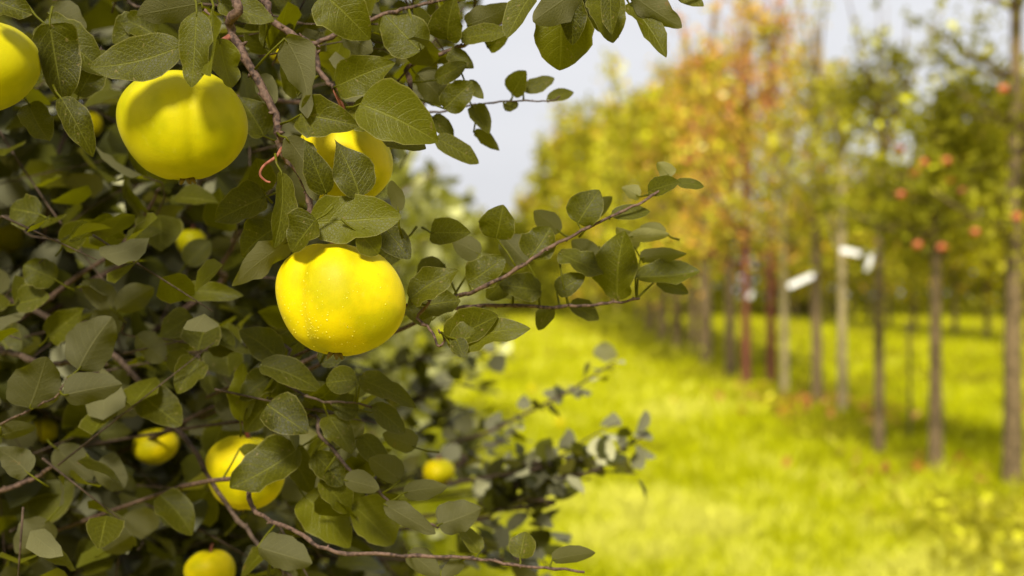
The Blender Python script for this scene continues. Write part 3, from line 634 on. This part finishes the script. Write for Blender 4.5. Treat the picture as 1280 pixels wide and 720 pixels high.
# ------------------------------------------------------------------ the row of young trees on the right
def cards(mb, P, size, r, elong=1.6):
    n = len(P); a = rng.normal(size=(n, 3)); a /= np.linalg.norm(a, axis=1)[:, None]
    b = rng.normal(size=(n, 3)); b -= a*(a*b).sum(1)[:, None]; b /= np.linalg.norm(b, axis=1)[:, None]; c = np.cross(a, b)
    s = (size*rng.uniform(.6, 1.4, n))[:, None]
    V = np.stack([P-a*s*.5, P+b*s*.5/elong+c*s*.12-a*s*.05, P+a*s*.5, P-b*s*.5/elong+c*s*.12-a*s*.05], 1).reshape(-1, 3)
    q = np.arange(n)*4; mb.add(V, np.stack([q, q+1, q+2, q+3], -1), None, np.repeat(r, 4))
def orchard_tree(x, y, h, z0, rad, tr, n, size, mat, label, bark='bark', upright=.5, group='young trees in the right row', name='orchard_tree', lean=0., second=None, shoots=0, stake=False, taper=.6, mix2=.4, nl=22, spread=.16, base=None):
    e = empty(name, (x, y, 0), label, 'tree', group)
    mb = MB(); top = Vector((x+lean*h, y, h*.93)); mid = Vector((x+lean*h*.35, y, h*.4))
    zb = gz(x, y)
    pts = spline([(x, y, float(zb)-.05), (x+.01, y, .25), mid, top], 7)
    tube(mb, pts, [max(.006, tr*(1.25 if i < 2 else 1)*(1-.62*(i/(len(pts)-1)))) for i in range(len(pts))], 9, .5, .12)
    ptsL = []
    for k in range(nl):
        t = random.random(); z = z0+(h*.9-z0)*t
        a = random.uniform(0, 6.28); L = rad*(1-taper*t)*random.uniform(.55, 1.15)
        s = Vector((x+lean*z, y, z)); dv = Vector((math.cos(a)*(1-upright*.6), math.sin(a)*(1-upright*.6), upright*random.uniform(.3, 1.3)))
        E = s+dv.normalized()*L*1.2; m_ = s.lerp(E, .5)+Vector((0, 0, -.04*L))
        tube(mb, [s, m_, E], [tr*.28, tr*.18, tr*.06], 5)
        ptsL.append((s, m_, E))
    for k in range(shoots):
        t = random.uniform(.5, 1); z = h*(.55+.35*t); s = Vector((x+lean*z, y, z*.9)); E = s+Vector((random.gauss(0, .3), random.gauss(0, .3), random.uniform(.25, .45)*h))
        tube(mb, [s, s.lerp(E, .5), E], [tr*.2, tr*.14, tr*.05], 5)
        for q in range(4):
            c_ = s.lerp(E, random.uniform(.3, 1)); ptsL.append((c_, c_, c_+Vector((0, 0, .05))))
    if h > 6:
        for k in range(9):
            a = random.uniform(0, 6.28); q = rad*random.uniform(.1, .8); z = h*random.uniform(.55, .85)
            s = Vector((x+q*math.cos(a), y+q*math.sin(a), z)); E = s+Vector((random.gauss(0, .2), random.gauss(0, .2), h*random.uniform(.12, .28))); tube(mb, [s, s.lerp(E, .5), E], [tr*.2, tr*.12, tr*.05], 5); ptsL.append((s, s.lerp(E, .5), E))
    mb.build('trunk', M[bark], e)
    cm = MB(); k = len(ptsL); per = max(4, n//k); Ps = []; rr = []
    for (s, m_, E) in ptsL:
        tone = random.uniform(.15, .85); small = (E-s).length < .1
        nn = per//7 if small else per
        t = rng.random(nn)**.7
        base_ = np.array(s)[None]*(1-t)[:, None]+np.array(E)[None]*t[:, None]
        Ps.append(base_+rng.normal(size=(nn, 3))*(spread*rad*(.35 if small else 1)*(1.15-.7*t)[:, None])); rr.append(np.clip(tone+rng.normal(0, .2, nn), 0, 1))
    Ps = np.concatenate(Ps); rr = np.concatenate(rr)
    Ps[:, 2] = np.maximum(Ps[:, 2], z0*.8)
    if second:
        sel = rng.random(len(Ps)) < np.clip(mix2+.8*(vnoise(Ps[:, 0]*3, Ps[:, 2]*3, 1, 5)-.5), 0, 1)
        c2 = MB(); cards(c2, Ps[sel], size, rr[sel]); o2 = c2.build('crown', M[second], e) if sel.any() else None
        Ps = Ps[~sel]; rr = rr[~sel]
    cards(cm, Ps, size, rr); cm.build('crown', M[mat], e)
    return e
def shoots_to(e, px0, py0, d, tips, size, mat):
    mb = MB(); fl = MB()
    for (tx, ty, n, sp) in tips:
        a = at(px0, py0, d); b = at(tx, ty, d); m_ = a.lerp(b, .55)+Vector((.05, 0, .05)); tube(mb, spline([a, m_, b]), .007, 5)
        P = np.array(b)[None]+rng.normal(size=(n, 3))*sp; cards(fl, P, size, rng.random(n))
    mb.build('shoot', M['bark'], e); fl.build('shoot_leaves', M[mat], e)
def rowx(px, d): return (px-640)/F*d
D = lambda by: F*(CH-.14)/(by-370)
# near trees, placed from their trunk feet (pixel column, foot row)
def rt(px, by, *a, **k):
    d = D(by); a = list(a); a[3] *= 1.3; a[0] *= .93; return orchard_tree(rowx(px, d), d, *a, **k)
rt(1264, 598, 5.0, 1.8, .95, .075, 2400, .075, 'green', 'apple tree with thick mottled trunk at the right edge of the photo', lean=.012, upright=.35, second='lime', mix2=.45)
rt(1168, 577, 3.7, 1.7, .9, .06, 3000, .075, 'green', 'dark green apple tree with orange apples, second trunk from the right edge', lean=.008, upright=.3, second='lime', mix2=.4)
T3 = rt(1097, 556, 4.0, 1.9, .8, .05, 1300, .075, 'lime', 'spindly young tree with bare upper shoots, third trunk from the right edge', lean=.01, upright=.8, second='green', shoots=5, mix2=.5)
shoots_to(T3, 1108, 200, 12.9, [(1134, 26, 8, .04), (1098, 52, 26, .09), (1120, 66, 30, .09), (1075, 80, 14, .07), (1130, 90, 26, .08), (1085, 105, 22, .08), (1140, 75, 10, .05), (1110, 120, 40, .12)], .09, 'green')
rt(1052, 517, 4.6, 1.9, 1.0, .06, 1700, .085, 'lime', 'pale trunked young tree just right of the long white tag', bark='bark_pale', lean=.002, upright=.9, second='green', shoots=3)
rt(1020, 507, 5.6, 2.0, 1.0, .07, 1500, .085, 'lime', 'young tree with reddish foot and fallen red leaves round its base', bark='bark', upright=.8, second='amber', shoots=4)
T6 = rt(980, 492, 4.6, 2.0, 1.0, .06, 1700, .09, 'lime', 'thin grey trunked tree between the reddish trunks', bark='bark_pale', upright=.7, second='amber', shoots=3)
shoots_to(T6, 975, 160, 19.9, [(936, 4, 34, .09), (946, 20, 34, .08), (951, 38, 18, .06), (974, 60, 8, .06), (970, 95, 12, .08)], .12, 'amber')
rt(963, 478, 6.4, 2.1, 1.7, .075, 2300, .11, 'lime', 'tall tree with red leaves and reaching pink shoots behind the white tag', bark='bark_red', upright=.9, second='red', shoots=7, mix2=.42)
rt(932, 481, 6.0, 1.9, 1.9, .07, 2500, .11, 'amber', 'amber tree with the dark red trunk below a small white tag', bark='bark_red', upright=.8, second='red', shoots=6, mix2=.3)
rt(912, 464, 6.2, 1.6, 1.2, .10, 2600, .13, 'lime', 'yellow green tree just left of the dark red trunk', upright=.8, second='amber', shoots=3)
rt(881, 457, 7.2, 1.5, 1.3, .13, 2600, .14, 'amber', 'orange topped tree with dark brown trunk midway down the right row', upright=.8, second='red', shoots=5, mix2=.3)
rt(866, 445, 7.4, 1.4, 1.5, .10, 2600, .16, 'amber', 'yellow green tree behind the orange topped tree', upright=.7, second='lime', mix2=.6)
rt(846, 440, 7.6, 1.4, 1.5, .12, 2600, .17, 'lime', 'yellow green tree right above the tip of the quince branch', upright=.7, second='red', mix2=.12)
rt(828, 432, 8.2, 1.3, 1.7, .12, 2600, .19, 'lime', 'tall lime tree behind the pale leaves of the quince branch', upright=.7, second='amber', mix2=.25)
rt(812, 425, 8.4, 1.3, 1.8, .14, 2600, .2, 'lime', 'lime green tree over the end of the quince branch', upright=.7, second='green', mix2=.25)
far = [(790, 417, 9.3, 'full lime tree, nearest of the far tall clump'), (768, 411, 10.2, 'lime tree second in the far tall clump'), (745, 405, 11.2, 'lime tree with a pointed top in the far clump'),
       (722, 400, 12.2, 'pale lime tree near the top of the sky gap'), (700, 396, 13.0, 'yellowish tree beside the sky gap'), (682, 392, 13.6, 'soft lime tree farther left beside the sky gap'), (662, 389, 12.6, 'leftmost tall tree of the right row, next to the sky gap')]
for i, (px, by, h, lb) in enumerate(far):
    d = D(by); orchard_tree(rowx(px, d)+1.0, d, h, .9, h*.24, .16, 2400, .22+.06*i, 'lime', lb, upright=.7, second=('amber' if i % 2 == 0 else 'green'), mix2=.2, nl=34)
lastrow = [(628, 150, 9.5, 'low hazy tree closing the grass aisle below the sky gap'), (600, 140, 8.5, 'hazy tree left of the end of the aisle'), (570, 130, 9.0, 'hazy tree behind the left row of quinces'), (655, 170, 11.0, 'hazy tree right of the end of the aisle'), (540, 120, 8.0, 'hazy tree farthest left behind the quinces')]
for px, d, h, lb in lastrow:
    orchard_tree(rowx(px, d), d, h, .6, h*.32, .2, 2200, .5, 'lime', lb, upright=.5, second='green', group='trees beyond the aisle', mix2=.3, nl=34)
# the far row seen under the crowns
fr_lab = ['right edge', 'second', 'third', 'fourth', 'fifth', 'sixth', 'seventh', 'eighth', 'ninth', 'tenth', 'eleventh', 'twelfth', 'thirteenth']
k = 0
for i in range(13):
    y = 43+i*5.2+random.uniform(-.8, .8); x = 15.8+random.uniform(-.5, .5)+i*.35
    lb = 'tree at the right edge of the far row beyond the second strip of grass' if i == 0 else '%s tree from the right in the far row beyond the second strip of grass' % fr_lab[i]
    orchard_tree(x, y, random.uniform(6.2, 9.0), 1.5, 2.6, .13, 3400, .26, 'green' if i % 3 else 'lime', lb, bark='bark', upright=.5, second='amber' if i % 2 else 'lime', group='trees of the far row', mix2=.3, nl=26)
hd = MB(); hx = np.repeat(rng.uniform(-25, 75, 1300), 34); hy = 104+rng.normal(0, 1.6, len(hx)); hh = 5.5+2.2*vnoise(hx, hy*0, .25, 9)
P = np.stack([hx+rng.normal(0, .5, len(hx)), hy, hh*rng.random(len(hx))], -1)
cards(hd, P, .55, np.clip(.35+rng.normal(0, .25, len(hx)), 0, 1)); hs = MB()
he = empty('hedge', (25, 104, 0), 'long dense green hedge closing the orchard far behind the right trees', 'hedge')
for i in range(-25, 72): tube(hs, [(4+i, 104, -.1), (4+i+.2, 104.1, 2), (4+i, 104, 4.5)], [.12, .09, .03], 6)
hs.build('stems', M['bark'], he); hd.build('foliage', M['green'], he)
# ------------------------------------------------------------------ apples on the right-hand trees
ap = [(1271, 271, 11.2, 'large red apple at the right edge of the photo'), (1219, 290, 12.0, 'red apple hanging low between the two rightmost trunks'), (1147, 306, 12.2, 'dull orange apple low left of the second trunk from the right'),
      (1177, 309, 12.1, 'yellow orange apple at the top of the second trunk from the right'), (1126, 243, 12.5, 'orange apple at the left side of the dark apple tree'), (1125, 187, 12.6, 'bright orange apple highest at the left side of the dark apple tree'),
      (1155, 203, 12.3, 'orange apple in the middle of the dark apple tree'), (1143, 216, 12.4, 'red apple lower left of the middle of the dark apple tree'), (1183, 201, 12.2, 'pale orange apple in the upper part of the dark apple tree'),
      (1188, 224, 12.2, 'pink apple right of the middle of the dark apple tree'), (1204, 239, 12.1, 'orange apple at the right side of the dark apple tree'), (1254, 111, 11.4, 'pink red apple high in the rightmost tree against the sky')]
for px, py, d, lb in ap:
    d *= .905
    c = at(px, py, d); e = empty('apple', c, lb, 'apple', 'apples on the right trees'); Rr = .036
    V = []; nu, nv = 20, 14
    for j in range(nv+1):
        th = math.pi*j/nv
        for i in range(nu):
            a = 2*math.pi*i/nu; k = math.sin(th)*(1+.05*math.cos(th)); z = .92*math.cos(th)-.22*math.exp(-(th/.4)**2)+.12*math.exp(-((math.pi-th)/.35)**2)
            V.append(c+Vector((k*math.cos(a), k*math.sin(a), z))*Rr)
    mb = MB(); mb.add(V, [(j*nu+i, (j+1)*nu+i, (j+1)*nu+(i+1) % nu, j*nu+(i+1) % nu) for j in range(nv) for i in range(nu)]); mb.build('fruit', M['apple'], e)
    mb = MB(); tube(mb, [c+Vector((0, 0, .6*Rr)), c+Vector((.1*Rr, 0, 1.1*Rr)), c+Vector((.3*Rr, 0, 1.6*Rr))], [.003, .0025, .0025], 5); mb.build('stalk', M['twig_dark'], e)
# ------------------------------------------------------------------ white plant tags
def ptag(px, py, d, L, ang, lb, wd=.045):
    c = at(px, py, d); e = empty('plant_tag', c, lb, 'tag', 'white tags tied to the trees')
    u = Vector((math.cos(R(ang)), .12, math.sin(R(ang)))).normalized(); n = Vector((0, -1, .15)); n = (n-u*n.dot(u)).normalized(); s = u.cross(n)
    V = []; K = 9
    for i in range(K):
        t = i/(K-1); p = c+u*((t-.5)*L)+n*(.02*math.sin(t*3.1)); hw = wd*(.5 if 0 < i < K-1 else .38)
        V += [p-s*hw-n*.001, p+s*hw-n*.001, p+s*hw+n*.001, p-s*hw+n*.001]
    f = [(4*i+a, 4*i+(a+1) % 4, 4*i+4+(a+1) % 4, 4*i+4+a) for i in range(K-1) for a in range(4)]+[(0, 1, 2, 3), (4*K-4, 4*K-3, 4*K-2, 4*K-1)]
    mb = MB(); mb.add(V, f); mb.build('label_strip', M['tag'], e, False)
    mb = MB(); q = c+u*L*.5; tube(mb, spline([q-u*.015, q+Vector((.02, .02, .03)), q+Vector((.06, .05, .05)), q+Vector((.05, .09, .03))]), .003, 5); mb.build('tie', M['tag'], e)
ptag(1001, 351, 17.1, .34, 24, 'long slanted white tag left of the pale trunk', .065)
ptag(1063, 315, 16.0, .24, -12, 'white tag lying nearly level against the pale trunk', .06)
ptag(1086, 329, 15.4, .18, 70, 'upright white tag just left of the third trunk from the right', .05)
ptag(938, 369, 21.2, .12, 60, 'small white tag on the dark red trunk', .065)
# ------------------------------------------------------------------ thin stakes, weeds, fallen leaves
for (px, by, top, lb) in ((1136, 545, 400, 'thin support stake between the second and third trunks from the right'),):
    d = D(by); x = rowx(px, d); e = MB(); tube(e, spline([(x, d, -.05), (x+.01, d, .5), (x, d, 1.25)]), .018, 7, .5, .2); tag(e.build('stake', M['bark']), lb, 'stake')
mb = MB(); cs = []
for (px, by, n, s) in ((1020, 506, 170, .3), (1168, 580, 50, .25), (1020, 508, 60, .5), (1168, 582, 40, .5), (960, 485, 50, .5), (1075, 520, 60, .6), (945, 500, 30, .5)):
    d = D(by); x = rowx(px, d); cs.append(np.stack([rng.normal(x, s, n), rng.normal(d, s*.9, n), np.full(n, 0.)], -1))
P = np.concatenate(cs); P[:, 2] = gz(P[:, 0], P[:, 1])+rng.uniform(.04, .2, len(P)); cards(mb, P, .11, rng.random(len(P)))
tag(mb.build('fallen_leaves', M['fallen']), 'scattered fallen red and orange leaves round the trunk feet', 'fallen leaves', kind='stuff')
mb = MB()
ug = MB()
def weed(cx, cy, n, rad, h, size, mbw):
    P = np.stack([rng.normal(cx, rad*.5, n), rng.normal(cy, rad*.5, n), np.abs(rng.normal(h*.5, h*.3, n))], -1); P[:, 2] += gz(P[:, 0], P[:, 1])
    cards(mbw, P, size, rng.random(n), 2.2)
for i in range(60):
    d = random.uniform(10, 34); x = random.gauss(4.0, .55); weed(x, d, 70, .3, random.uniform(.08, .20), .06+.002*d, mb)
for (px, by) in ((1250, 660), (1275, 690), (1215, 640), (1180, 650), (1290, 640), (1240, 700)):
    d = D(by); weed(rowx(px, d), d, 260, .42, .3, .08, mb)
for i in range(120):
    d = 27+70*random.random()**1.3; weed(random.gauss(4.3+.012*d, .6), d, 60, .5+.006*d, random.uniform(.15, .5)+.005*d, .08+.003*d, ug)
tag(ug.build('undergrowth', M['green']), 'dull olive undergrowth between the far trunks of the right row', 'undergrowth', kind='stuff')
tag(mb.build('weeds', M['lime']), 'low leafy weeds growing along the foot of the right tree row', 'weeds', kind='stuff')
